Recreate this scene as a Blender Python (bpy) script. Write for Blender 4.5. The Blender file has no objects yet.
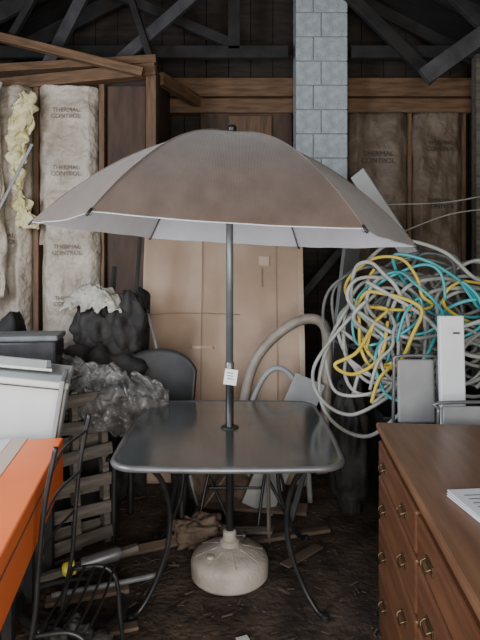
import bpy, math, random
from mathutils import Vector, Matrix, Euler, noise
random.seed(7)
S = bpy.context.scene
COL = S.collection

# ------------------------------------------------------------ materials
def mat(name, c1, c2=None, scale=6, stretch=(1,1,1), rough=0.7, metal=0.0, bump=0.0,
        bscale=None, alpha=1.0, trans=0.0, sheen=0.0, lo=0.35, hi=0.65, coat=0.0, spec=0.5, bdist=.02):
    m = bpy.data.materials.new(name); m.use_nodes = True
    nt = m.node_tree; b = nt.nodes['Principled BSDF']
    b.inputs['Roughness'].default_value = rough
    b.inputs['Metallic'].default_value = metal
    b.inputs['Alpha'].default_value = alpha
    b.inputs['Transmission Weight'].default_value = trans
    b.inputs['Sheen Weight'].default_value = sheen
    b.inputs['Coat Weight'].default_value = coat
    b.inputs['Specular IOR Level'].default_value = spec
    c2 = c2 or tuple(x*0.75 for x in c1)
    tc = nt.nodes.new('ShaderNodeTexCoord'); mp = nt.nodes.new('ShaderNodeMapping')
    mp.inputs['Scale'].default_value = stretch
    n = nt.nodes.new('ShaderNodeTexNoise'); n.inputs['Scale'].default_value = scale
    n.inputs['Detail'].default_value = 6
    r = nt.nodes.new('ShaderNodeValToRGB')
    r.color_ramp.elements[0].position = lo; r.color_ramp.elements[1].position = hi
    r.color_ramp.elements[0].color = (*c1, 1); r.color_ramp.elements[1].color = (*c2, 1)
    L = nt.links.new
    L(tc.outputs['Object'], mp.inputs['Vector']); L(mp.outputs['Vector'], n.inputs['Vector'])
    L(n.outputs['Fac'], r.inputs['Fac']); L(r.outputs['Color'], b.inputs['Base Color'])
    if bump:
        bp = nt.nodes.new('ShaderNodeBump'); bp.inputs['Strength'].default_value = bump
        bp.inputs['Distance'].default_value = bdist
        n2 = nt.nodes.new('ShaderNodeTexNoise'); n2.inputs['Scale'].default_value = bscale or scale*3
        n2.inputs['Detail'].default_value = 4
        L(mp.outputs['Vector'], n2.inputs['Vector'])
        L(n2.outputs['Fac'], bp.inputs['Height']); L(bp.outputs['Normal'], b.inputs['Normal'])
    return m

M = {}
M['dirt'] = mat('dirt_floor', (.022,.015,.011), (.095,.066,.047), scale=6, rough=.9, bump=.8, bscale=30)
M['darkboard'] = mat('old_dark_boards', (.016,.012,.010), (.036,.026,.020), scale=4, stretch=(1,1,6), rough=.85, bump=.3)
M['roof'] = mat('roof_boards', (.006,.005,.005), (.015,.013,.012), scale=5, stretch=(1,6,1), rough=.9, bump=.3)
M['greywood'] = mat('grey_timber', (.030,.030,.032), (.066,.066,.070), scale=7, stretch=(1,1,1), rough=.8, bump=.2)
M['darkwood'] = mat('dark_timber', (.012,.011,.011), (.026,.024,.023), scale=7, rough=.8, bump=.2)
M['brownwood'] = mat('brown_timber', (.10,.054,.026), (.19,.108,.056), scale=5, stretch=(1,8,8), rough=.7, bump=.15)
M['brownwoodv'] = mat('brown_timber_upright', (.10,.056,.03), (.18,.105,.058), scale=5, stretch=(8,8,1), rough=.7, bump=.15)
M['plywood'] = mat('stained_plywood', (.045,.026,.018), (.09,.054,.035), scale=3, stretch=(4,1,1), rough=.75)
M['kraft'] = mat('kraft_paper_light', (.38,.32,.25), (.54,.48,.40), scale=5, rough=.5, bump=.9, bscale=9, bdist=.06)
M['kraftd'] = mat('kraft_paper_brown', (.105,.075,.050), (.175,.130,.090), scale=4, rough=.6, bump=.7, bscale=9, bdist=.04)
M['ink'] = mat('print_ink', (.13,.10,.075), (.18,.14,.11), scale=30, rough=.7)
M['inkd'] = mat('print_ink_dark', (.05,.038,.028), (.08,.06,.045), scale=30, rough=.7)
M['fluff'] = mat('yellow_fiberglass', (.58,.52,.26), (.72,.67,.42), scale=10, rough=.95, bump=1, bscale=25)
M['block'] = mat('concrete_block', (.36,.41,.43), (.50,.55,.57), scale=14, rough=.9, bump=.5, bscale=70)
M['mortar'] = mat('mortar', (.20,.22,.23), (.28,.30,.31), scale=20, rough=.95, bump=.4)
M['card'] = mat('cardboard', (.36,.25,.175), (.48,.355,.26), scale=1.6, rough=.75, bump=.35, bscale=5, bdist=.03)
M['cardd'] = mat('cardboard_scrap', (.08,.054,.038), (.15,.105,.074), scale=4, rough=.8, bump=.1)
M['crease'] = mat('cardboard_crease', (.19,.13,.09), (.25,.17,.115), scale=4, rough=.8)
M['debris'] = mat('dusty_chips', (.04,.028,.02), (.13,.095,.07), scale=9, rough=.9)
M['tape'] = mat('packing_tape', (.43,.315,.225), (.50,.38,.28), scale=4, rough=.35)
M['metald'] = mat('dark_painted_metal', (.028,.028,.030), (.05,.05,.052), scale=12, rough=.4, metal=.6)
M['pole'] = mat('umbrella_pole_metal', (.15,.17,.17), (.19,.21,.21), scale=12, rough=.4, metal=.5)
M['tableframe'] = mat('table_frame_metal', (.14,.14,.145), (.19,.19,.195), scale=12, rough=.4, metal=.5)
M['beige'] = mat('weathered_resin', (.32,.28,.24), (.48,.43,.38), scale=8, rough=.6, bump=.25, bscale=60)
M['paper'] = mat('white_paper', (.72,.75,.78), (.66,.68,.71), scale=5, rough=.6)
M['whitemetal'] = mat('white_enamel', (.47,.49,.48), (.58,.60,.59), scale=3, rough=.4)
M['greyplastic'] = mat('grey_plastic', (.20,.21,.21), (.28,.29,.29), scale=5, rough=.5)
M['blackpl'] = mat('black_tarpaulin', (.008,.008,.009), (.032,.028,.025), scale=9, rough=.75, bump=.7, bscale=12)
M['black'] = mat('black_rubber', (.010,.010,.011), (.020,.020,.020), scale=9, rough=.6)
M['clearpl'] = mat('milky_plastic_sheet', (.09,.088,.085), (.34,.33,.325), scale=9, rough=.2, bump=.9, bscale=14, alpha=.62, lo=.4, hi=.7)
M['tanbag'] = mat('tan_crumpled_wrap', (.30,.285,.24), (.50,.48,.42), scale=10, rough=.5, bump=.9, bscale=14, alpha=.9)
M['orange'] = mat('orange_carton', (.82,.15,.03), (.88,.20,.05), scale=3, rough=.5)
M['pallet'] = mat('weathered_pallet_wood', (.08,.068,.056), (.16,.14,.115), scale=6, stretch=(1,8,8), rough=.85, bump=.3)
M['cabgrey'] = mat('grey_cable', (.24,.255,.24), (.42,.43,.41), scale=7, rough=.5)
M['cabdark'] = mat('dark_grey_cable', (.09,.10,.10), (.16,.17,.17), scale=10, rough=.5)
M['cabteal'] = mat('teal_cable', (.04,.31,.34), (.07,.40,.43), scale=10, rough=.4)
M['cabyel'] = mat('yellow_cable', (.54,.40,.05), (.62,.48,.08), scale=10, rough=.4)
M['hosetan'] = mat('tan_pipe', (.19,.165,.135), (.28,.245,.205), scale=12, rough=.5)
M['brass'] = mat('aged_brass', (.10,.075,.04), (.16,.12,.06), scale=20, rough=.4, metal=.8)
M['cherry'] = mat('dresser_wood', (.095,.036,.017), (.175,.073,.034), scale=3, stretch=(9,1,9), rough=.38, bump=.05, lo=.3, hi=.7)
M['cherrytop'] = mat('dresser_top_wood', (.13,.060,.030), (.22,.11,.057), scale=3, stretch=(10,1,1), rough=.38, bump=.05, lo=.3, hi=.7)
M['yelcap'] = mat('yellow_plastic', (.65,.55,.05), (.7,.6,.1), rough=.4)

def cloth(name, c1, c2, rough, weave, tr):
    m = mat(name, c1, c2, scale=4, stretch=(3,3,1), rough=rough, sheen=.3)
    nt = m.node_tree; b = nt.nodes['Principled BSDF']; out=nt.nodes['Material Output']
    tc = nt.nodes.new('ShaderNodeTexCoord')
    w1 = nt.nodes.new('ShaderNodeTexWave'); w1.inputs['Scale'].default_value = weave; w1.bands_direction='X'
    w2 = nt.nodes.new('ShaderNodeTexWave'); w2.inputs['Scale'].default_value = weave; w2.bands_direction='Y'
    w1.inputs['Distortion'].default_value = 3; w2.inputs['Distortion'].default_value = 3
    ad = nt.nodes.new('ShaderNodeMath'); ad.operation='ADD'
    bp = nt.nodes.new('ShaderNodeBump'); bp.inputs['Strength'].default_value=.22; bp.inputs['Distance'].default_value=.003
    L = nt.links.new
    L(tc.outputs['Object'], w1.inputs['Vector']); L(tc.outputs['Object'], w2.inputs['Vector'])
    L(w1.outputs['Fac'], ad.inputs[0]); L(w2.outputs['Fac'], ad.inputs[1])
    L(ad.outputs[0], bp.inputs['Height']); L(bp.outputs['Normal'], b.inputs['Normal'])
    t = nt.nodes.new('ShaderNodeBsdfTranslucent'); t.inputs['Color'].default_value=(.5,.48,.5,1)
    mx = nt.nodes.new('ShaderNodeMixShader'); mx.inputs[0].default_value=tr
    L(b.outputs[0],mx.inputs[1]); L(t.outputs[0],mx.inputs[2]); L(mx.outputs[0],out.inputs['Surface'])
    return m
M['clothout'] = cloth('umbrella_cloth_taupe', (.115,.077,.057), (.155,.110,.085), .5, 55, .08)
M['clothin'] = cloth('umbrella_lining_silver', (.82,.83,.90), (.88,.89,.95), .5, 40, .15)
M['glass'] = mat('smoked_table_glass', (.060,.068,.068), (.085,.095,.094), scale=2, rough=.16, alpha=.78, spec=1.0, coat=.6)
M['glass'].node_tree.nodes['Principled BSDF'].inputs['Coat Roughness'].default_value=.18

# ------------------------------------------------------------ helpers
def group(name, loc=(0,0,0), rotz=0.0, local=False):
    e = bpy.data.objects.new(name, None); e.empty_display_size = .1
    e.location = loc; e.rotation_euler = (0,0,rotz); COL.objects.link(e)
    e['loc_children'] = local
    return e
def fin(ob, parent):
    COL.objects.link(ob)
    if parent is not None:
        ob.parent = parent
        if not parent['loc_children']:
            mw = Matrix.Translation(parent.location) @ parent.rotation_euler.to_matrix().to_4x4()
            ob.matrix_parent_inverse = mw.inverted()
    return ob
def meshob(name, vs, fs, m, parent=None, smooth=False, loc=(0,0,0), rot=(0,0,0), mats=None, fm=None):
    me = bpy.data.meshes.new(name); me.from_pydata([tuple(v) for v in vs], [], fs); me.update()
    ob = bpy.data.objects.new(name, me)
    for k in (mats or [m]): me.materials.append(M[k])
    if fm:
        for p,i in zip(me.polygons, fm): p.material_index = i
    if smooth:
        for p in me.polygons: p.use_smooth = True
    ob.location = loc; ob.rotation_euler = rot
    return fin(ob, parent)
def bev(ob, w=.004, seg=2):
    md = ob.modifiers.new('bevel','BEVEL'); md.width=w; md.segments=seg; md.limit_method='ANGLE'
    return ob
def boxg(d):
    x,y,z = d[0]/2,d[1]/2,d[2]/2
    v=[(-x,-y,-z),(x,-y,-z),(x,y,-z),(-x,y,-z),(-x,-y,z),(x,-y,z),(x,y,z),(-x,y,z)]
    f=[(0,3,2,1),(4,5,6,7),(0,1,5,4),(1,2,6,5),(2,3,7,6),(3,0,4,7)]
    return v,f
def box(name, c, d, m, parent=None, rot=(0,0,0), b=.004):
    v,f = boxg(d); o = meshob(name, v, f, m, parent, loc=c, rot=rot)
    if b: bev(o,b)
    return o
def lims(name, lo, hi, m, parent=None, b=.004):
    return box(name, [(a+c)/2 for a,c in zip(lo,hi)], [c-a for a,c in zip(lo,hi)], m, parent, b=b)
def beam(name, a, c, w, h, m, parent=None, roll=0):
    a=Vector(a); c=Vector(c); d=c-a
    q = d.to_track_quat('X','Z'); e = (q @ Euler((roll,0,0)).to_quaternion()).to_euler()
    return box(name, (a+c)/2, (d.length,w,h), m, parent, rot=e, b=.004)
def smoothpts(pts, sub=8, closed=False):
    P=[Vector(p) for p in pts]; n=len(P); out=[]
    rng = range(n) if closed else range(n-1)
    for i in rng:
        if closed: p0,p1,p2,p3 = P[(i-1)%n],P[i],P[(i+1)%n],P[(i+2)%n]
        else: p0,p1,p2,p3 = P[max(i-1,0)],P[i],P[i+1],P[min(i+2,n-1)]
        for k in range(sub):
            t=k/sub
            out.append(0.5*((2*p1)+(p2-p0)*t+(2*p0-5*p1+4*p2-p3)*t*t+(3*p1-p0-3*p2+p3)*t**3))
    if not closed: out.append(P[-1])
    return out
def tubegeo(path, r, seg=8, closed=False):
    vs=[];fs=[]; n=len(path)
    up=Vector((0,0,1)); prev=None
    for i,p in enumerate(path):
        if closed: t=(path[(i+1)%n]-path[i-1]).normalized()
        else: t=(path[min(i+1,n-1)]-path[max(i-1,0)]).normalized()
        if prev is None:
            s = t.cross(up); 
            if s.length<.1: s=t.cross(Vector((1,0,0)))
            s.normalize()
        else:
            s = prev - t*prev.dot(t)
            if s.length<1e-4: s=t.orthogonal()
            s.normalize()
        prev=s; b=t.cross(s)
        rr = r(i/(n-1)) if callable(r) else r
        for k in range(seg):
            a=2*math.pi*k/seg
            vs.append(p+(s*math.cos(a)+b*math.sin(a))*rr)
    m = n if closed else n-1
    for i in range(m):
        j=(i+1)%n
        for k in range(seg):
            l=(k+1)%seg
            fs.append((i*seg+k,i*seg+l,j*seg+l,j*seg+k))
    if not closed:
        fs.append(tuple(range(seg))[::-1]); fs.append(tuple((n-1)*seg+k for k in range(seg)))
    return vs,fs
def tube(name, pts, r, m, parent=None, seg=10, sub=8, closed=False, straight=False):
    path = [Vector(p) for p in pts] if straight else smoothpts(pts,sub,closed)
    v,f = tubegeo(path,r,seg,closed)
    return meshob(name,v,f,m,parent,smooth=True)
def multitube(name, lst, m, parent=None, seg=7):
    vs=[];fs=[]
    for pts,r,sub in lst:
        v,f=tubegeo(smoothpts(pts,sub),r,seg); o=len(vs)
        vs+=v; fs+=[tuple(i+o for i in q) for q in f]
    return meshob(name,vs,fs,m,parent,smooth=True)
def lathe(name, prof, m, parent=None, loc=(0,0,0), rot=(0,0,0), seg=40, smooth=True):
    vs=[];fs=[]
    for r,z in prof:
        for k in range(seg):
            a=2*math.pi*k/seg; vs.append((r*math.cos(a),r*math.sin(a),z))
    for i in range(len(prof)-1):
        for k in range(seg):
            l=(k+1)%seg; fs.append((i*seg+k,i*seg+l,(i+1)*seg+l,(i+1)*seg+k))
    fs.append(tuple(range(seg))[::-1]); fs.append(tuple((len(prof)-1)*seg+k for k in range(seg)))
    o=meshob(name,vs,fs,m,parent,smooth=smooth,loc=loc,rot=rot)
    if smooth:
        md=o.modifiers.new('es','EDGE_SPLIT'); md.split_angle=math.radians(40)
    return o
def lump(name, c, d, m, parent=None, amp=.25, fr=2.2, seed=0, nu=56, nv=36, fold=.0, flat=True):
    vs=[];fs=[]
    for j in range(nv+1):
        ph=math.pi*j/nv
        for i in range(nu):
            th=2*math.pi*i/nu
            n=Vector((math.sin(ph)*math.cos(th),math.sin(ph)*math.sin(th),math.cos(ph)))
            k=1+amp*noise.noise(n*fr+Vector((seed*7.3,seed*3.1,0)))*1.6
            k+=fold*abs(noise.noise(n*fr*2+Vector((0,seed*5.7,3))))*1.2
            k+=fold*.35*noise.noise(n*fr*6+Vector((4,seed*5.7,3)))
            p=Vector((n.x*d[0]/2,n.y*d[1]/2,n.z*d[2]/2))*k
            if flat: p.z=max(p.z,-d[2]*.42)
            vs.append(Vector(c)+p)
    for j in range(nv):
        for i in range(nu):
            l=(i+1)%nu; fs.append((j*nu+i,(j+1)*nu+i,(j+1)*nu+l,j*nu+l))
    return meshob(name,vs,fs,m,parent,smooth=True)
def sheet(name, fn, nu, nv, m, parent=None, thick=.004):
    vs=[fn(i/nu,j/nv) for j in range(nv+1) for i in range(nu+1)]
    fs=[(j*(nu+1)+i,j*(nu+1)+i+1,(j+1)*(nu+1)+i+1,(j+1)*(nu+1)+i) for j in range(nv) for i in range(nu)]
    o=meshob(name,vs,fs,m,parent,smooth=True)
    if thick:
        md=o.modifiers.new('s','SOLIDIFY'); md.thickness=thick
    return o
def text(name, body, loc, size, m, parent, rot=(math.pi/2,0,0)):
    cu=bpy.data.curves.new(name,'FONT'); cu.body=body; cu.size=size; cu.extrude=.0008
    cu.align_x='CENTER'; cu.align_y='CENTER'; cu.materials.append(M[m])
    o=bpy.data.objects.new(name,cu); o.location=loc; o.rotation_euler=rot
    return fin(o,parent)
def N3(a,b,c): return noise.noise(Vector((a,b,c)))

# ------------------------------------------------------------ room shell
def floorfn(u,v):
    x=-2.3+u*4.35; y=-1.4+v*6.4
    return Vector((x,y,-.004-.008*abs(N3(x*3,y*3,0))))
sheet('floor',floorfn,70,100,'dirt',thick=0)
def plank_wall(name, axis, fixed, a0, a1, z0, z1, m, bw=.2, th=.03, topf=None):
    vs=[];fs=[]; a=a0
    def add(lo,hi):
        d=[q-p for p,q in zip(lo,hi)]; c=[(p+q)/2 for p,q in zip(lo,hi)]
        v,f=boxg(d); o=len(vs)
        vs.extend(Vector(k)+Vector(c) for k in v); fs.extend(tuple(i+o for i in q) for q in f)
    while a<a1-.001:
        b=min(a+bw-.006,a1); zt=z1 if topf is None else topf((a+b)/2)
        off=random.uniform(-.003,.003)
        if axis=='x': add((a,fixed+off,z0),(b,fixed+th+off,zt)); add((a-.01,fixed+th,z0),(b+.02,fixed+th+.03,zt))
        elif fixed<0: add((fixed+off,a,z0),(fixed+th+off,b,zt)); add((fixed-.03,a-.01,z0),(fixed,b+.02,zt))
        else: add((fixed+off,a,z0),(fixed+th+off,b,zt)); add((fixed+th,a-.01,z0),(fixed+th+.03,b+.02,zt))
        a+=bw
    return meshob(name,vs,fs,m)
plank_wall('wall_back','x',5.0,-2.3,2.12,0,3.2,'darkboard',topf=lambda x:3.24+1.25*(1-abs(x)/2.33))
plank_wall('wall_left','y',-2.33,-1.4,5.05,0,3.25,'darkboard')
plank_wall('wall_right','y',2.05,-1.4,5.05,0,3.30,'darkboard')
ceil=group('ceiling',(0,1.8,4.4))
for sx,xe in ((-1,-2.4),(1,2.4)):
    vs=[(0,-1.4,4.45),(xe,-1.4,3.2),(xe,5.1,3.2),(0,5.1,4.45)]
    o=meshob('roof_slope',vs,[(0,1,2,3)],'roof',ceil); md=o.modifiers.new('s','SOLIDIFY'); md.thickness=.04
    for k in range(11):
        y=-1.2+k*.6
        beam('rafter',(0,y,4.37),(xe,y,3.12),.045,.13,'darkwood',ceil)
beam('ridge_board',(0,-1.4,4.36),(0,5,4.36),.04,.2,'darkwood',ceil)

fr=group('wall_framing',(0.6,4.95,3.0))
lims('top_plate',(-.62,4.86,3.00),(2.04,4.99,3.16),'brownwood',fr)
lims('lower_plate',(-.62,4.88,2.86),(2.04,4.99,2.985),'brownwood',fr)
for x in (.93,1.5,1.98):
    lims('stud',(x-.02,4.9,0),(x+.02,4.99,2.86),'brownwoodv',fr)
lims('panel_board',(-.35,4.9,2.52),(.46,4.97,2.86),'plywood',fr)
lims('panel_board_light',(-.1,4.87,2.55),(.28,4.9,2.83),'brownwoodv',fr)
lims('corner_post',(1.93,4.52,0),(2.04,4.62,3.24),'pallet',fr)

def batt(name, x0,x1,z0,z1,y,m,seed,texts=(),bulge=.06,ink='ink'):
    g=group(name,((x0+x1)/2,y,(z0+z1)/2))
    def fn(u,v):
        x=x0+(x1-x0)*u; z=z0+(z1-z0)*v
        e=min(1,min(u,1-u)*7); b=bulge*(e**.6)
        b+=.035*N3(x*4,z*3,seed)*e+.022*N3(x*11,z*7,seed+4)*e
        b+=.012*abs(N3(x*22,z*15,seed+8))*e
        return Vector((x+.012*N3(0,z*4,seed),y-b,z))
    sheet('kraft_facing',fn,40,110,m,g,thick=.003)
    for (tx,tz,s,b) in texts:
        text('print',b,(tx,y-bulge-.034,tz),s,ink,g)
    return g
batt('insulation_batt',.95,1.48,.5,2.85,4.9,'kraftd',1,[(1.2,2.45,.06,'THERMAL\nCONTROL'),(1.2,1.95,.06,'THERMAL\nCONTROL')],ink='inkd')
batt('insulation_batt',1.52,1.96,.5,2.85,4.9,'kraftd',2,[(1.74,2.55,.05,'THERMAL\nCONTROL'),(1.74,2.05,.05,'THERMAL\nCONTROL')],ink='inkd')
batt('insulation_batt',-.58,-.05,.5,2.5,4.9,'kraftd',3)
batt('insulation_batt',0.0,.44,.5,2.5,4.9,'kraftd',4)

pt=group('partition_wall',(-1.4,4.2,1.5))
lims('backing',(-2.3,4.22,0),(-.62,4.26,2.98),'darkboard',pt)
lims('return_face',(-.66,4.26,0),(-.62,5.0,2.98),'plywood',pt)
lims('corner_stud',(-.70,4.12,0),(-.625,4.22,3.0),'brownwoodv',pt)
beam('header',(-2.28,4.15,2.80),(-.63,4.15,2.97),.10,.09,'brownwood',pt)
beam('upper_header',(-2.28,4.19,2.96),(-.63,4.19,3.06),.10,.06,'brownwood',pt)
for x in (-1.03,-1.52,-2.0):
    lims('stud',(x-.02,4.12,0),(x+.02,4.22,2.86),'brownwoodv',pt)
lims('plywood_infill',(-1.0,4.17,0),(-.71,4.21,2.86),'plywood',pt)
batt('insulation_batt',-1.50,-1.05,1.66,2.83,4.15,'kraft',5,[(-1.27,2.62,.045,'THERMAL\nCONTROL'),(-1.27,2.2,.045,'THERMAL\nCONTROL')],bulge=.08)
batt('insulation_batt',-1.47,-1.03,.5,1.84,4.13,'kraft',6,[(-1.25,1.62,.045,'THERMAL\nCONTROL'),(-1.25,1.25,.04,'THERMAL\nCONTROL')],bulge=.10)
batt('insulation_batt',-2.0,-1.54,.4,2.82,4.12,'kraft',7,[(-1.72,1.7,.045,'THERMAL\nCONTROL')],bulge=.10)
def fluff(u,v):
    z=2.72-v*.95; a=u*math.pi*1.3
    w=.055+.03*math.sin(v*7)+.05*N3(v*9,0,1)
    x=-1.50-.08*math.sin(v*3.2)+w*math.cos(a); y=3.93-w*.6*math.sin(a)
    return Vector((x+.05*N3(u*6,v*14,2),y+.05*N3(u*6,v*14,9),z+.03*N3(u*9,v*9,5)))
sheet('torn_insulation_fluff',fluff,30,60,'fluff',pt,thick=.015)
def curl(u,v):
    z=2.75-v*1.5; a=-.6+u*2.4
    return Vector((-1.88+.17*math.sin(a)+.07*v+.03*N3(u*5,v*7,1),3.9-.12*math.cos(a)+.07*N3(u*4,v*7,2),z+.05*u))
sheet('peeling_kraft_paper',curl,30,70,'kraft',pt,thick=.004)
beam('loose_strip',(-1.78,3.75,1.6),(-1.44,3.84,2.35),.012,.02,'greyplastic',pt)
beam('loose_strip_2',(-1.75,3.7,2.35),(-1.62,3.75,2.75),.02,.03,'greyplastic',pt)

tr=group('roof_truss',(0,4.1,3.1))
beam('brace_1',(-2.28,4.0,3.29),(-.7,4.0,2.90),.06,.06,'brownwood',tr)
beam('brace_2',(-1.47,4.25,3.05),(-1.1,4.25,3.78),.05,.09,'greywood',tr)
beam('brace_3',(-1.02,4.3,3.02),(-.1,4.3,3.83),.05,.09,'greywood',tr)
beam('brace_4',(-1.72,4.1,3.15),(-1.35,4.1,3.8),.05,.05,'darkwood',tr)
beam('brace_5',(-.66,4.25,3.02),(-.9,4.3,3.75),.05,.05,'darkwood',tr)
beam('brace_6',(.85,4.55,3.77),(1.60,4.55,3.03),.05,.10,'darkwood',tr)
beam('brace_7',(1.26,3.8,2.80),(2.04,3.8,3.36),.05,.12,'greywood',tr)
beam('brace_8',(1.45,3.9,3.45),(1.95,3.9,2.95),.05,.07,'darkwood',tr)
beam('tie_back',(-.62,4.3,2.96),(-.35,4.95,2.96),.06,.10,'brownwood',tr)
beam('tie_beam',(-2.28,4.6,3.28),(.40,4.6,3.28),.05,.10,'darkwood',tr)
beam('tie_beam_2',(.92,4.6,3.28),(2.04,4.6,3.28),.05,.10,'darkwood',tr)
beam('king_post',(-.05,4.6,3.3),(-.05,4.6,4.3),.05,.10,'darkwood',tr)
beam('web_left',(-.05,4.62,3.35),(-1.1,4.62,3.8),.05,.08,'darkwood',tr)

ch=group('block_chimney',(.67,4.66,3))
z=2.0;i=0
while z<3.95:
    lims('block_a',(.462,4.56,z),(.462+(.205 if i%2 else .14),4.82,z+.192),'block',ch,b=.006)
    lims('block_b',(.462+(.213 if i%2 else .148),4.56,z),(.885,4.82,z+.192),'block',ch,b=.006)
    z+=.2;i+=1
lims('mortar_core',(.47,4.57,2.0),(.877,4.81,3.98),'mortar',ch,b=0)
lims('bracket_shelf',(.43,4.52,1.93),(.91,4.82,2.0),'darkwood',ch)
beam('bracket_leg',(.46,4.56,0),(.46,4.56,1.93),.06,.06,'darkwood',ch)
beam('bracket_leg_2',(.88,4.56,0),(.88,4.56,1.93),.06,.06,'darkwood',ch)
beam('bracket_brace',(.46,4.56,1.2),(.88,4.56,1.7),.04,.06,'greywood',ch)

# ------------------------------------------------------------ leaning cardboard
cb=group('cardboard_sheet',(-.10,3.9,.9))
def cfn(u,v):
    x=-.70+1.16*u; t=v
    return Vector((x,3.80+.27*t+.03*math.sin(u*math.pi)-.03*N3(u*3,v*3,1)-.012*N3(u*9,v*8,4)-.035*max(0,1-abs(u-.367)*9),.0+1.74*t+.014*math.sin(u*5)+.006*N3(u*14,0,v)))
sheet('board',cfn,60,60,'card',cb,thick=.008)
def strip(u0,u1,v0,v1,m,nm):
    sheet(nm,lambda u,v:cfn(u0+(u1-u0)*u,v0+(v1-v0)*v)+Vector((0,-.010,.002)),12,30,m,cb,thick=.002)
strip(.365,.369,0,1,'crease','fold_line')
strip(.83,.833,.1,1,'crease','fold_line_2')
strip(.02,.60,.66,.663,'crease','cross_crease')
strip(.72,.79,.87,.91,'tape','label_patch')
strip(.74,.745,.78,.86,'crease','scuff_mark')
strip(.30,.44,.52,.53,'tape','tape_strip')
strip(.965,1.0,0,1,'tape','edge_flap')

# ------------------------------------------------------------ table
TX,TY,TZ=-.05,2.69,.705
tb=group('patio_table',(TX,TY,0))
def rrect(hx,hy,r,n=8,bow=0.02):
    out=[]
    for cx,cy,a0 in ((hx-r,hy-r,0),(-hx+r,hy-r,90),(-hx+r,-hy+r,180),(hx-r,-hy+r,270)):
        for k in range(n+1):
            a=math.radians(a0+90*k/n); x=cx+r*math.cos(a); y=cy+r*math.sin(a)
            out.append((x,y))
    res=[]
    for k,(x,y) in enumerate(out):
        x2,y2=out[(k+1)%len(out)]; res.append((x,y))
        if math.hypot(x2-x,y2-y)>.2:
            for q in range(1,10):
                t=q/10; px=x+(x2-x)*t; py=y+(y2-y)*t
                w=bow*math.sin(t*math.pi)
                if abs(x2-x)>abs(y2-y): py+=w*(1 if py>0 else -1)
                else: px+=w*(1 if px>0 else -1)
                res.append((px,py))
    return res
rr=rrect(.465,.53,.11,bow=.012)
rim=[Vector((TX+x,TY+y,TZ)) for x,y in rr]
v,f=tubegeo(rim,.014,8,True); meshob('rim_frame',v,f,'tableframe',tb,smooth=True)
hole=[(.028*x/math.hypot(x,y),.028*y/math.hypot(x,y)) for x,y in rr]
n=len(rr);gv=[];gf=[]
for zz in (TZ+.010,TZ+.002):
    for x,y in rr: gv.append((TX+x*.99,TY+y*.99,zz))
    for x,y in hole: gv.append((TX+x,TY+y,zz))
for k in range(n):
    l=(k+1)%n
    gf.append((k,l,n+l,n+k)); gf.append((2*n+l,2*n+k,3*n+k,3*n+l))
    gf.append((n+k,n+l,3*n+l,3*n+k)); gf.append((l,k,2*n+k,2*n+l))
meshob('glass_top',gv,gf,'glass',tb)
lathe('hole_ring',[(.026,-.004),(.042,-.004),(.045,.010),(.040,.017),(.026,.017)],'black',tb,loc=(TX,TY,TZ))
for sx in (-1,1):
    for sy in (-1,1):
        tube('leg_%d%d'%(sx>0,sy>0),[(TX+sx*.36,TY+sy*.42,TZ-.01),(TX+sx*.29,TY+sy*.34,.60),(TX+sx*.255,TY+sy*.29,.45),(TX+sx*.265,TY+sy*.28,.28),(TX+sx*.32,TY+sy*.29,.12),(TX+sx*.375,TY+sy*.32,.03),(TX+sx*.41,TY+sy*.35,.012)],.0115,'metald',tb)
        lathe('foot_%d%d'%(sx>0,sy>0),[(.018,0),(.018,.018),(.012,.024)],'black',tb,loc=(TX+sx*.41,TY+sy*.35,0),seg=14)
up=[(TX+sx*.34,TY+sy*.40,TZ-.02) for sx,sy in ((-1,-1),(1,-1),(1,1),(-1,1))]
for k in range(4):
    tube('apron_%d'%k,[up[k],up[(k+1)%4]],.008,'metald',tb,seg=8)
for sx in (-1,1):
    tube('side_brace_%d'%(sx>0),[(TX+sx*.258,TY-.285,.40),(TX+sx*.258,TY,.45),(TX+sx*.258,TY+.285,.40)],.008,'metald',tb,seg=8)

# ------------------------------------------------------------ umbrella
um=group('patio_umbrella',(TX,TY,0))
tube('pole_upper',[(TX,TY,1.0),(TX,TY,2.15)],.0175,'pole',um,seg=16,straight=True)
tube('pole_lower',[(TX,TY,.16),(TX,TY,1.02)],.0195,'metald',um,seg=16,straight=True)
lathe('pole_joint',[(.019,0),(.022,.003),(.022,.04),(.019,.045)],'tableframe',um,loc=(TX,TY,.99),seg=20)
R=.935; DROP=.49; TOP=2.145
tilt=Matrix.Translation((TX,TY,1.95))@Euler((0,math.radians(3.4),0)).to_matrix().to_4x4()@Matrix.Translation((-TX,-TY,-1.95))
def ribp(a,t):
    z=TOP-DROP*(.14*t+.86*t**2.1)
    return Vector((TX+R*t*math.cos(a),TY+R*t*math.sin(a),z))
vs=[];fs=[];fm=[]
NT=26;NS=14;A0=math.radians(2)
for shell in (0,1):
    base=len(vs)
    for gk in range(6):
        a=A0+gk*math.pi/3; b=a+math.pi/3
        for j in range(NT+1):
            t=.0+ j/NT
            for s in range(NS+1):
                q=s/NS; pa=ribp(a,t); pb=ribp(b,t); p=pa.lerp(pb,q)
                k=4*q*(1-q)
                ctr=Vector((TX,TY,p.z))
                p=ctr+(p-ctr)*(1+.03*k*(1-t)-.02*k*t**6)
                p.z+= -.018*k*t*(1-t*.6)+.006*N3(p.x*5,p.y*5,0)*t
                if shell: p.z-=.004
                vs.append(tilt@p)
        o=base+gk*(NT+1)*(NS+1)
        for j in range(NT):
            for s in range(NS):
                q=(o+j*(NS+1)+s,o+(j+1)*(NS+1)+s,o+(j+1)*(NS+1)+s+1,o+j*(NS+1)+s+1)
                fs.append(q if not shell else q[::-1]); fm.append(shell)
meshob('canopy',vs,fs,None,um,smooth=True,mats=['clothout','clothin'],fm=fm)
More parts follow.
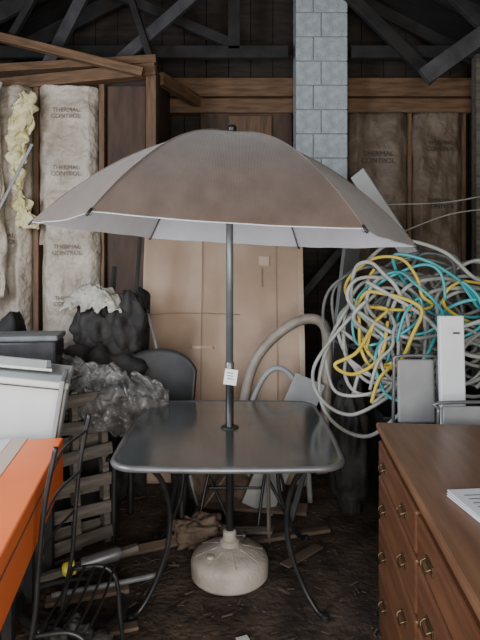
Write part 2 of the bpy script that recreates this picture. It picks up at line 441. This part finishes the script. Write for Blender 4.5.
run=Vector((TX,TY,1.74))
for gk in range(6):
    a=A0+gk*math.pi/3
    tube('rib_%d'%(gk+1),[tilt@(ribp(a,t)-Vector((0,0,.012))) for t in (.03,.2,.4,.6,.8,.9,1.0)],.005,'pole',um,seg=6,sub=4)
    tube('seam_%d'%(gk+1),[tilt@(ribp(a,t)+Vector((0,0,.001))) for t in (.03,.2,.4,.6,.8,.9,1.0)],.0028,'clothout',um,seg=6,sub=4)
    tube('rib_tip_%d'%(gk+1),[tilt@ribp(a,.99),tilt@ribp(a,1.015)],.006,'black',um,seg=8,straight=True)
    tube('stretcher_%d'%(gk+1),[run,tilt@(ribp(a,.48)-Vector((0,0,.015)))],.0045,'pole',um,seg=6,straight=True)
lathe('runner',[(.018,0),(.032,.005),(.032,.03),(.024,.05),(.018,.06)],'black',um,loc=(TX,TY,1.71),seg=20)
lathe('finial',[(.040,0),(.040,.006),(.022,.012),(.022,.026),(.024,.03),(.018,.042),(.006,.046)],'metald',um,loc=tilt@Vector((TX,TY,2.140)),seg=20)
tg=group('price_tag',(TX,TY-.02,.965))
box('card',(TX+.005,TY-.024,.965),(.062,.002,.075),'paper',tg,rot=(0,math.radians(8),0),b=0)
for k in range(3):
    box('print_line',(TX+.003,TY-.0255,.985-.014*k),(.03,.0008,.004),'ink',tg,rot=(0,math.radians(8),0),b=0)
bs=group('umbrella_base',(TX,TY,0))
lathe('weighted_shell',[(.175,0),(.186,.012),(.188,.075),(.180,.098),(.160,.112),(.110,.128),(.070,.138),(.052,.150)],'beige',bs,loc=(TX,TY,0),seg=56)
lathe('neck',[(.050,.14),(.046,.17),(.034,.178),(.032,.215),(.024,.22)],'beige',bs,loc=(TX,TY,0),seg=32)
for k in range(8):
    a=2*math.pi*k/8+.2
    beam('radial_ridge',(TX+.06*math.cos(a),TY+.06*math.sin(a),.141),(TX+.165*math.cos(a),TY+.165*math.sin(a),.109),.010,.006,'beige',bs)
lathe('clamp_knob',[(.006,0),(.006,.03),(.020,.032),(.022,.045),(.016,.052)],'metald',bs,loc=(TX+.03,TY-.01,.197),rot=(0,math.pi/2,0),seg=16)
lathe('filler_cap',[(.018,0),(.018,.010),(.014,.012)],'beige',bs,loc=(TX-.09,TY-.08,.124),seg=16)

# ------------------------------------------------------------ dresser
dr=group('dresser',(.575,2.29,0),math.radians(-5.2),local=True)
W=.62;Ln=1.45;H=.85
lims('carcass',(.012,-Ln+.012,.09),(W,-.012,H-.03),'cherry',dr)
lims('top',(-.012,-Ln-.012,H-.028),(W+.01,.012,H),'cherrytop',dr,b=.008)
lims('top_molding',(.0,-Ln,H-.05),(W,0,H-.028),'cherry',dr,b=.006)
lims('plinth',(.0,-Ln,.0),(W,-.0,.095),'cherry',dr,b=.006)
rows=[(.11,.29),(.305,.475),(.49,.65),(.665,.79)]
cols=[(-.035,-.70),(-.725,-1.41)]
for ri,(z0,z1) in enumerate(rows):
    for ci,(y1,y0) in enumerate(cols):
        lims('drawer_%d_%d'%(ri+1,ci+1),(-.008,y0,z0),(.02,y1,z1),'cherry',dr,b=.007)
        for yy in (y1-.15,y0+.15):
            zc=(z0+z1)/2
            box('backplate',(-.010,yy,zc),(.004,.07,.022),'brass',dr,b=.001)
            tube('bail_handle',[(-.012,yy-.028,zc+.005),(-.024,yy-.027,zc-.002),(-.026,yy-.016,zc-.013),(-.026,yy+.016,zc-.013),(-.024,yy+.027,zc-.002),(-.012,yy+.028,zc+.005)],.003,'brass',dr,seg=8,sub=5)
pp=group('paper_booklet',(.69,1.44,.85),math.radians(6),local=True)
for k in range(5):
    box('page_%d'%(k+1),(random.uniform(-.003,.003),random.uniform(-.003,.003),.003+.0035*k),(.19,.25,.003),'paper',pp,rot=(0,0,random.uniform(-.03,.03)),b=0)
for k in range(7):
    box('print_line',(-.01,.08-.024*k,.0195),(.12,.004,.0006),'cabdark',pp,b=0)

# ------------------------------------------------------------ things behind the dresser
wb=group('white_shelf_board',(.97,2.52,.65))
box('board',(.975,2.53,.640),(.118,.03,1.26),'paper',wb,rot=(math.radians(-3),0,math.radians(4)),b=.006)
box('slot',(.965,2.47,1.20),(.03,.004,.008),'metald',wb,rot=(math.radians(-3),0,0),b=0)
def fchair(x0,x1,zt,y,lean):
    g=group('folding_chair',((x0+x1)/2,y,0))
    w=x1-x0
    box('back_panel',((x0+x1)/2,y,zt-.17),(w-.03,.022,.30),'greyplastic',g,rot=(lean,0,0),b=.01)
    box('seat_panel',((x0+x1)/2,y+.03,zt-.55),(w-.03,.022,.36),'greyplastic',g,rot=(lean,0,0),b=.01)
    for s,xx in ((1,x0),(2,x1)):
        tube('side_rail_%d'%s,[(xx,y,zt-.02),(xx,y+.02,zt-.4),(xx,y+.06,.0)],.008,'tableframe',g)
    tube('top_rail',[(x0,y,zt-.03),(x0+.02,y,zt-.004),(x1-.02,y,zt-.004),(x1,y,zt-.03)],.008,'tableframe',g)
    tube('foot_rail',[(x0,y+.06,.03),(x1,y+.06,.03)],.008,'tableframe',g)
fchair(.74,.95,1.07,2.66,-.08)
fchair(.86,1.34,.91,2.40,-.06)

def bin_(name,c,w,d,h,m,taper=.85):
    g=group(name,(c[0],c[1],0)); t=.02
    vs=[];fs=[]
    for (s,z,inn) in ((taper,0,0),(1,h,0),(1,h,t),(taper,.03,t)):
        for sx,sy in ((-1,-1),(1,-1),(1,1),(-1,1)):
            vs.append((c[0]+sx*(w/2*s-inn),c[1]+sy*(d/2*s-inn),z+c[2]))
    for r in range(3):
        for k in range(4):
            l=(k+1)%4; fs.append((r*4+k,r*4+l,(r+1)*4+l,(r+1)*4+k))
    fs.append((3,2,1,0)); fs.append((12,13,14,15))
    o=meshob('body',vs,fs,m,g); bev(o,.012)
    pts=[(c[0]+sx*(w/2+.004),c[1]+sy*(d/2+.004),c[2]+h) for sx,sy in ((-1,-1),(1,-1),(1,1),(-1,1))]
    v,f=tubegeo([Vector(p) for p in pts],.014,6,True); meshob('rolled_lip',v,f,m,g)
    return g
bin_('storage_tote',(1.08,3.30,0),.56,.50,.66,'black')
bin_('storage_tote',(1.66,3.4,0),.46,.50,.74,'metald')
lump('dark_tarp_heap',(.66,3.34,.42),(.22,.34,.90),'blackpl',amp=.2,seed=21,fold=.1)

# cables
cg=group('tangled_cable_pile',(1.0,3.2,1.1))
CM={'grey':'cabgrey','dark':'cabdark','teal':'cabteal','yellow':'cabyel'}
def coils(colr,seed,specs,r):
    rnd=random.Random(seed); lst=[]
    for (x0,z0,a,b,tw,y0,turns) in specs:
        s1=rnd.uniform(0,50); ph=rnd.uniform(0,6.28); N=int(11*turns); pts=[]
        dx=rnd.uniform(-.12,.12); dtw=rnd.uniform(-.5,.5)
        for i in range(N+1):
            t=ph+2*math.pi*turns*i/N; T=tw+dtw*i/N
            k=1+.34*N3(s1+i*.30,0,0)+.16*math.sin(2*t+s1)
            x=a*k*math.cos(t); zz=b*k*math.sin(t)
            P=Vector((x0+x*math.cos(T)-zz*math.sin(T)+dx*i/N+.11*N3(i*.35,s1,0), y0+.11*math.sin(t+s1)+.06*N3(i*.3,0,s1),
                      z0+x*math.sin(T)+zz*math.cos(T)+.10*N3(0,i*.35,s1)))
            P.x=max(.42,min(P.x,1.98)); P.z=max(P.z,.80)
            pts.append(P)
        q=pts[-1]; sg=rnd.choice((-1,1)); pts+= [q+Vector((.08*sg,-.02,-.08)),q+Vector((.12*sg,-.02,-.22))]
        for P in pts: P.z=max(P.z,.78)
        lst.append((pts,r*rnd.uniform(.8,1.15),6))
    multitube(colr+'_cable_coils',lst,CM[colr],cg)
coils('grey',3,[(.80,1.13,.24,.25,.2,3.02,2.2),(.98,1.20,.33,.20,-.3,3.08,2.2),(1.22,1.22,.34,.22,.3,3.1,2.2),
 (1.05,1.02,.30,.16,.1,3.0,1.8),(1.45,1.18,.30,.24,-.5,3.15,2.2),(.88,1.30,.22,.20,.6,3.15,1.8),(1.3,1.34,.30,.14,.1,3.2,1.6),
 (.66,1.05,.17,.24,-.2,3.06,1.4),(1.35,1.02,.34,.16,.2,3.05,1.8),(.72,1.25,.16,.26,.3,3.0,1.2)],.0102)
coils('dark',5,[(.9,1.05,.26,.22,.3,3.18,2.4),(1.2,1.12,.34,.24,-.2,3.25,2.6),(1.45,1.0,.28,.2,.1,3.2,2.3),(.78,1.25,.24,.26,.0,3.22,2.0),(1.1,1.30,.32,.18,.2,3.24,2.0)],.0105)
coils('teal',8,[(.86,1.30,.20,.18,.4,2.96,2.0),(1.08,1.34,.26,.12,-.25,2.98,1.7),(.84,1.06,.10,.22,.1,2.96,1.2),(1.25,1.24,.22,.10,.2,3.0,1.2)],.0095)
coils('yellow',9,[(.86,1.38,.20,.12,-.2,2.96,1.4),(.80,1.18,.13,.20,-.3,2.93,1.2),(1.2,1.30,.22,.08,.2,2.97,1.0)],.0095)
multitube('grey_cable_hanging',[
 ([(.62,3.1,1.30),(.50,3.05,1.1),(.43,3.02,.85),(.50,3.0,.66),(.70,3.0,.58),(.92,3.02,.74)],.011,8),
 ([(.75,3.05,1.35),(.56,3.0,1.18),(.40,3.0,.95),(.44,3.0,.78),(.60,2.98,.70),(.82,3.0,.8)],.010,8),
 ([(.70,3.1,1.52),(.86,3.05,1.64),(1.1,3.0,1.58),(1.3,3.0,1.42),(1.55,3.0,1.40)],.011,8),
 ([(.60,3.0,1.28),(.9,2.92,1.12),(1.3,2.92,1.22),(1.6,3.0,1.28)],.011,8),
 ([(.66,2.9,1.42),(.95,2.86,1.24),(1.15,2.86,1.05),(1.45,2.9,1.02)],.011,8),
],'cabgrey',cg)
multitube('yellow_cable_hanging',[
 ([(.74,3.0,1.22),(.62,2.92,1.05),(.50,2.92,.98),(.60,2.92,.93),(.74,2.92,1.02),(.80,3.0,1.2)],.010,8),
],'cabyel',cg)

multitube('strung_wire',[([(.5,4.4,1.95),(1.1,4.3,1.98),(1.6,4.3,2.0),(2.03,4.3,2.08)],.006,6),
 ([(1.2,4.2,1.75),(1.6,4.2,1.9),(2.03,4.2,1.95)],.006,6)],'cabgrey')
sp=group('slanted_white_panel',(.85,4.1,1.3))
beam('panel',(.62,4.02,.0),(.90,4.3,1.95),.03,.20,'greyplastic',sp)
beam('panel_2',(.88,4.15,2.20),(1.22,3.9,1.55),.03,.12,'whitemetal',sp)
beam('prop',(1.22,3.9,0),(1.22,3.9,1.56),.04,.05,'darkwood',sp)

hp=group('bent_drain_pipe',(.3,3.6,.6))
tube('outer_hoop',[(.02,3.52,.02),(.0,3.54,.35),(.03,3.55,.65),(.075,3.55,.84),(.155,3.55,.98),(.30,3.55,1.11),(.44,3.55,1.165),(.54,3.55,1.12),(.56,3.55,.95),(.54,3.5,.5)],.034,'hosetan',hp)
tube('inner_hoop',[(.06,3.48,.02),(.05,3.48,.5),(.12,3.48,.75),(.22,3.48,.86),(.33,3.48,.80),(.40,3.48,.60),(.44,3.48,.02)],.018,'greyplastic',hp)
bx=group('pale_foam_board',(.2,3.42,.4))
box('board',(.27,3.39,.42),(.20,.02,.84),'greyplastic',bx,rot=(math.radians(-8),math.radians(24),0))

# ------------------------------------------------------------ left hand clutter
bg=group('dark_tarpaulin_heap',(-.8,3.4,0))
lump('fold_1',(-1.0,3.42,.30),(.60,.4,.75),'blackpl',bg,seed=1,fold=.06)
lump('fold_3',(-.86,3.46,.82),(.50,.30,.50),'blackpl',bg,seed=3,fold=.10)
lump('fold_4',(-.72,3.50,1.12),(.24,.20,.42),'blackpl',bg,seed=5,fold=.12)
lump('fold_5',(-.93,3.52,1.10),(.26,.20,.36),'blackpl',bg,seed=15,fold=.12)
lump('fold_6',(-1.5,3.4,.5),(.6,.36,1.2),'blackpl',bg,seed=6,fold=.06)
def crum(u,v):
    x=-1.10+.38*u; n1=N3(u*3,v*3,3); n2=N3(u*9,v*8,6); n3=abs(N3(u*18,v*14,2))
    z=1.23+.17*math.sin(math.pi*(.12+.86*u))*(1-(2*v-1)**2*.9)+.035*n1+.03*n2-.03*n3
    return Vector((x+.03*n1+.015*n2,3.38+.20*v+.03*n2,z))
sheet('crumpled_plastic_wrap',crum,70,50,'tanbag',bg,thick=.003)
def plast(u,v):
    x=-1.04+.64*u; e=math.sin(math.pi*u)
    z=.99-.30*v**1.3-.18*u*u+.04*N3(u*4,v*4,3)+.03*N3(u*9,v*8,5)-.035*abs(N3(u*16,v*9,7))
    y=3.12-.22*v*e+.04*N3(u*5,v*5,8)+.03*N3(u*14,v*12,1)
    return Vector((x,y,z))
sheet('clear_plastic_sheeting',plast,110,70,'clearpl',thick=.002)
bc=group('black_plastic_chair',(-.50,3.2,0))
def cback(u,v):
    a=(u-.5)*2.2; w=.23*(1-.15*(1-v))
    top=.17*(1-abs(2*u-1)**2.6)
    return Vector((-.50+w*math.sin(a)/math.sin(1.1)*1.0,3.38-.16*(1-math.cos(a))+.05*v,.47+(.42+top*.6)*v-.02*v*abs(2*u-1)))
sheet('curved_back',cback,28,16,'black',bc,thick=.018)
def cseat(u,v):
    return Vector((-.50+(.44*(u-.5)),2.98+.38*v,.44+.03*(2*u-1)**2-.02*math.sin(math.pi*v)))
sheet('seat',cseat,16,16,'black',bc,thick=.02)
for k,(x,y) in enumerate(((-.68,3.0),(-.32,3.0),(-.66,3.36),(-.34,3.36))):
    tube('leg_%d'%(k+1),[(x,y,.44),(x*1.02+.01,y,.2),(x*1.03+.015,y,.0)],.014,'black',bc)
rb=group('rolled_black_mat',(-.6,3.72,1.0))
def mat_(u,v):
    a=v*2.2
    return Vector((-.72+.08*math.sin(a)+.02*u,3.72-.05*math.cos(a)+u*.05,.0+1.34*u-.1*v+.04))
sheet('mat',mat_,20,20,'blackpl',rb,thick=.01)
dp=group('leaning_sticks',(-.65,3.7,.8))
beam('stick_1',(-.76,3.60,.02),(-.66,3.66,1.70),.022,.022,'darkwood',dp)
beam('stick_2',(-.95,3.72,.02),(-.86,3.80,1.50),.02,.03,'darkwood',dp)
lr=group('leaning_rod',(-.5,3.4,.6))
beam('rod',(-.26,3.42,.02),(-.60,3.60,1.20),.016,.016,'greyplastic',lr)
lathe('rod_cap',[(.004,0),(.013,.004),(.013,.03),(.004,.034)],'black',lr,loc=(-.602,3.60,1.19),seg=12)

pl=group('wooden_pallet',(-.86,2.92,0),math.radians(34),local=True)
rx=math.radians(-5)
def plc(x,y,z): 
    v=Matrix.Rotation(rx,3,'X')@Vector((x,y,z)); return (v.x,v.y,v.z)
for k,x in enumerate((-.16,0,.16)):
    box('stringer_%d'%(k+1),plc(x,.0,.42),(.035,.07,.82),'pallet',pl,rot=(rx,0,0))
for k in range(6):
    box('front_slat_%d'%(k+1),plc(random.uniform(-.02,.02),-.045,.06+.145*k),(.38+random.uniform(-.04,.02),.016,.065),'pallet',pl,rot=(rx,random.uniform(-.09,.09),0))
for k in range(4):
    box('back_slat_%d'%(k+1),plc(0,.045,.08+.23*k),(.38,.016,.085),'pallet',pl,rot=(rx,0,0))

ap=group('white_appliance_cabinet',(-1.05,2.62,0))
R1=(0,math.radians(9),math.radians(14))
box('cabinet',(-1.12,2.62,.83),(.56,.45,.34),'whitemetal',ap,rot=R1,b=.012)
box('lid',(-1.09,2.60,1.01),(.58,.46,.03),'whitemetal',ap,rot=R1,b=.008)
box('shadow_gap',(-1.095,2.61,.992),(.55,.44,.012),'metald',ap,rot=R1,b=.001)
box('side_flange',(-.825,2.50,.80),(.02,.30,.42),'greyplastic',ap,rot=R1,b=.004)
lims('stand_shelf',(-1.40,2.44,.60),(-.90,2.76,.63),'darkwood',ap)
for x in (-1.37,-.94):
    for y in (2.47,2.73): lims('stand_leg',(x-.02,y-.02,0),(x+.02,y+.02,.6),'darkwood',ap)
sh=group('shelf_support_cabinet',(-1.3,3.0,0))
lims('case_side',(-1.55,2.92,0),(-1.14,3.12,.94),'darkwood',sh)
lims('case_top',(-1.58,2.90,.94),(-1.00,3.14,.96),'darkwood',sh)
gc=group('grey_equipment_case',(-1.26,2.99,1.05))
box('body',(-1.26,2.99,1.035),(.56,.24,.14),'metald',gc,rot=(0,0,math.radians(8)),b=.015)
box('lid',(-1.26,2.99,1.12),(.58,.26,.03),'cabdark',gc,rot=(0,0,math.radians(8)),b=.01)
wt=group('white_tray',(-1.05,2.62,1.05))
box('base_plate',(-1.08,2.62,1.045),(.36,.26,.012),'whitemetal',wt,rot=(0,math.radians(9),math.radians(20)),b=.002)
box('front_lip',(-1.05,2.50,1.065),(.34,.012,.05),'greyplastic',wt,rot=(0,math.radians(9),math.radians(20)),b=.002)

oc=group('orange_carton',(-.93,1.76,.68),math.radians(9),local=True)
lims('carton_body',(-.42,-.60,-.10),(.27,.56,.09),'orange',oc,b=.006)
lims('beige_tape',(.065,-.602,-.0),(.125,.562,.0925),'tape',oc,b=.001)
lims('white_band',(-.10,-.602,-.0),(.06,.562,.0915),'whitemetal',oc,b=.001)
lims('lid_seam',(.271,-.60,.035),(.273,.55,.04),'ink',oc,b=0)
bn=group('low_bench',(-1.0,1.85,0))
lims('bench_top',(-1.42,1.30,.54),(-.86,2.25,.575),'darkwood',bn)
for x in (-1.38,-.92):
    for y in (1.35,2.2): lims('bench_leg',(x-.02,y-.02,0),(x+.02,y+.02,.54),'darkwood',bn)

fc=group('iron_garden_chair',(-.6,1.8,0))
for k,dy in enumerate((0,.38)):
    tube('back_post_%d'%(k+1),[(-.565,1.70+dy,.94),(-.60,1.70+dy,.76),(-.62,1.70+dy,.55),(-.63,1.70+dy,.42),(-.67,1.70+dy,.2),(-.70,1.70+dy,.0)],.008,'metald',fc)
    tube('front_leg_%d'%(k+1),[(-.63,1.70+dy,.36),(-.52,1.70+dy,.37),(-.465,1.70+dy,.32),(-.45,1.70+dy,.18),(-.43,1.70+dy,.0)],.008,'metald',fc)
for k in range(5):
    t=k/4; tube('seat_bar_%d'%(k+1),[(-.62+.15*t,1.70,.37),(-.62+.15*t,1.89,.355),(-.62+.15*t,2.08,.37)],.005,'metald',fc,seg=6)
for k in range(3):
    zz=.58+.15*k; xx=-.62+.022*k; tube('back_bar_%d'%(k+1),[(xx,1.70,zz),(xx-.02,1.89,zz),(xx,2.08,zz)],.005,'metald',fc,seg=6)

# ------------------------------------------------------------ floor clutter
sc=group('scrap_timber_pile',(-.4,3.0,0))
specs=[((-.95,2.55,.05),(-.50,2.72,.12),.04,.03,'pallet'),((-.85,2.42,.03),(-.50,2.50,.05),.06,.02,'cardd'),
((-.2,3.42,.04),(.4,3.30,.05),.10,.02,'cardd'),((.25,3.0,.02),(.40,3.2,.42),.03,.03,'greywood'),
((.16,3.0,.0),(.15,3.02,.46),.018,.018,'pallet'),((-.62,2.85,.02),(-.15,3.05,.03),.05,.018,'cardd'),
((-.30,3.10,.02),(.18,3.02,.06),.07,.015,'pallet'),((.05,2.98,.02),(.50,3.12,.02),.05,.02,'cardd'),
((-.80,2.15,.02),(-.42,2.28,.02),.05,.015,'cardd'),((-.62,2.0,.02),(-.30,1.86,.02),.03,.015,'debris'),
((-.28,3.2,.03),(-.02,3.3,.36),.06,.015,'cardd'),((.22,2.75,.012),(.42,2.95,.012),.06,.01,'cardd')]
for k,(a,b,w,h,m) in enumerate(specs): beam('plank_%d'%(k+1),a,b,w,h,m,sc,roll=.1*k if k<6 else 0)
fm_=group('folded_chair_frame',(0,3.25,0))
for k,(x,dx) in enumerate(((-.24,.10),(.10,.08))):
    tube('rail_%d'%(k+1),[(x,3.12,.012),(x+dx*.4,3.2,.22),(x+dx,3.30,.46),(x+dx-.03,3.34,.52)],.009,'metald',fm_)
    tube('cross_leg_%d'%(k+1),[(x+.20,3.10,.012),(x+.10,3.2,.20),(x-.04,3.32,.42)],.009,'metald',fm_)
tube('cross_bar',[(-.20,3.2,.22),(.14,3.2,.22)],.008,'metald',fm_)
tube('cross_bar_2',[(-.16,3.34,.52),(.15,3.34,.52)],.008,'metald',fm_)
rg=group('dusty_rag_heap',(-.05,3.5,0))
lump('rag_1',(-.10,3.52,.14),(.40,.22,.34),'cardd',rg,amp=.3,seed=31,fold=.25)
lump('rag_2',(-.30,3.56,.22),(.26,.2,.5),'blackpl',rg,amp=.3,seed=33,fold=.25)
lump('crumpled_kraft_paper',(-.22,2.98,.07),(.24,.16,.15),'cardd',amp=.35,seed=41,fold=.4)
lump('crumpled_black_bag',(-.62,1.98,.10),(.26,.22,.22),'blackpl',amp=.35,seed=44,fold=.4)
wr=group('paper_roll',(.34,3.0,.5))
lathe('roll',[(.02,-.09),(.036,-.09),(.036,.09),(.02,.09)],'whitemetal',wr,loc=(.36,3.06,.46),rot=(0,math.pi/2,.2),seg=24)
tube('grey_conduit',[(-.80,2.35,.10),(-.5,2.42,.12),(-.36,2.46,.13)],.012,'cabdark')
tube('black_hose',[(-.9,2.3,.03),(-.6,2.2,.03),(-.5,2.4,.03),(-.7,2.6,.03),(-.95,2.5,.03)],.018,'black',closed=True)
yj=group('spray_can',(-.72,2.55,0))
lathe('can',[(.028,0),(.03,.01),(.03,.16),(.02,.18)],'tableframe',yj,loc=(-.72,2.52,.14),rot=(0,math.radians(80),.3),seg=20)
lathe('cap',[(.031,0),(.031,.045),(.022,.055)],'yelcap',yj,loc=(-.745,2.505,.14),rot=(0,math.radians(-100),.3),seg=20)
vs=[];fs=[]
for k in range(700):
    x=random.uniform(-1.0,.6);y=random.uniform(1.2,3.9)
    if math.hypot(x-TX,y-TY)<.22: continue
    s=random.uniform(.003,.011)
    v,f=boxg((s*random.uniform(1,6),s,random.uniform(.002,.004)))
    e=Euler((random.uniform(-.15,.15),random.uniform(-.15,.15),random.uniform(0,6.3))).to_matrix()
    o=len(vs); vs+=[e@Vector(q)+Vector((x,y,.001)) for q in v]; fs+=[tuple(i+o for i in q) for q in f]
meshob('floor_debris',vs,fs,'debris')
box('paper_scrap',(.01,2.22,.004),(.05,.03,.002),'paper',rot=(0,0,.4),b=0)

wn=group('left_fill_frame',(-2.28,1.4,1.8))  # out-of-view window frame added to dress the left fill lamp
for z in (1.35,1.85,2.35): lims('fill_frame_rail',(-2.32,.8,z-.03),(-2.25,2.1,z+.03),'whitemetal',wn)
for y in (.8,1.45,2.1): lims('fill_frame_stile',(-2.32,y-.03,1.35),(-2.25,y+.03,2.35),'whitemetal',wn)

# ------------------------------------------------------------ lights
def area(name,loc,target,sx,sy,e,c):
    l=bpy.data.lights.new(name,'AREA'); l.shape='RECTANGLE'; l.size=sx; l.size_y=sy; l.energy=e; l.color=c
    o=bpy.data.objects.new(name,l); o.location=loc
    o.rotation_euler=(Vector(target)-Vector(loc)).to_track_quat('-Z','Y').to_euler(); COL.objects.link(o)
area('doorway_daylight',(.1,-1.1,1.15),(.1,3.0,.8),2.4,1.9,160,(1.0,.96,.90))
area('left_fill',(-2.2,1.45,1.85),(.2,3.0,1.6),1.2,1.0,125,(.84,.89,1.0))  # added cool fill lamp, brightens the left panel of the canopy
w=bpy.data.worlds.new('overcast'); S.world=w; w.use_nodes=True
w.node_tree.nodes['Background'].inputs[0].default_value=(.70,.71,.77,1)
w.node_tree.nodes['Background'].inputs[1].default_value=.5

# ------------------------------------------------------------ camera
cam=bpy.data.cameras.new('camera'); co=bpy.data.objects.new('camera',cam); COL.objects.link(co)
co.location=(0,0,1.49); co.rotation_euler=(math.pi/2,0,0)
cam.sensor_width=36; cam.sensor_fit='AUTO'; cam.lens=31.16; cam.shift_y=-.08125; cam.clip_start=.05
S.camera=co
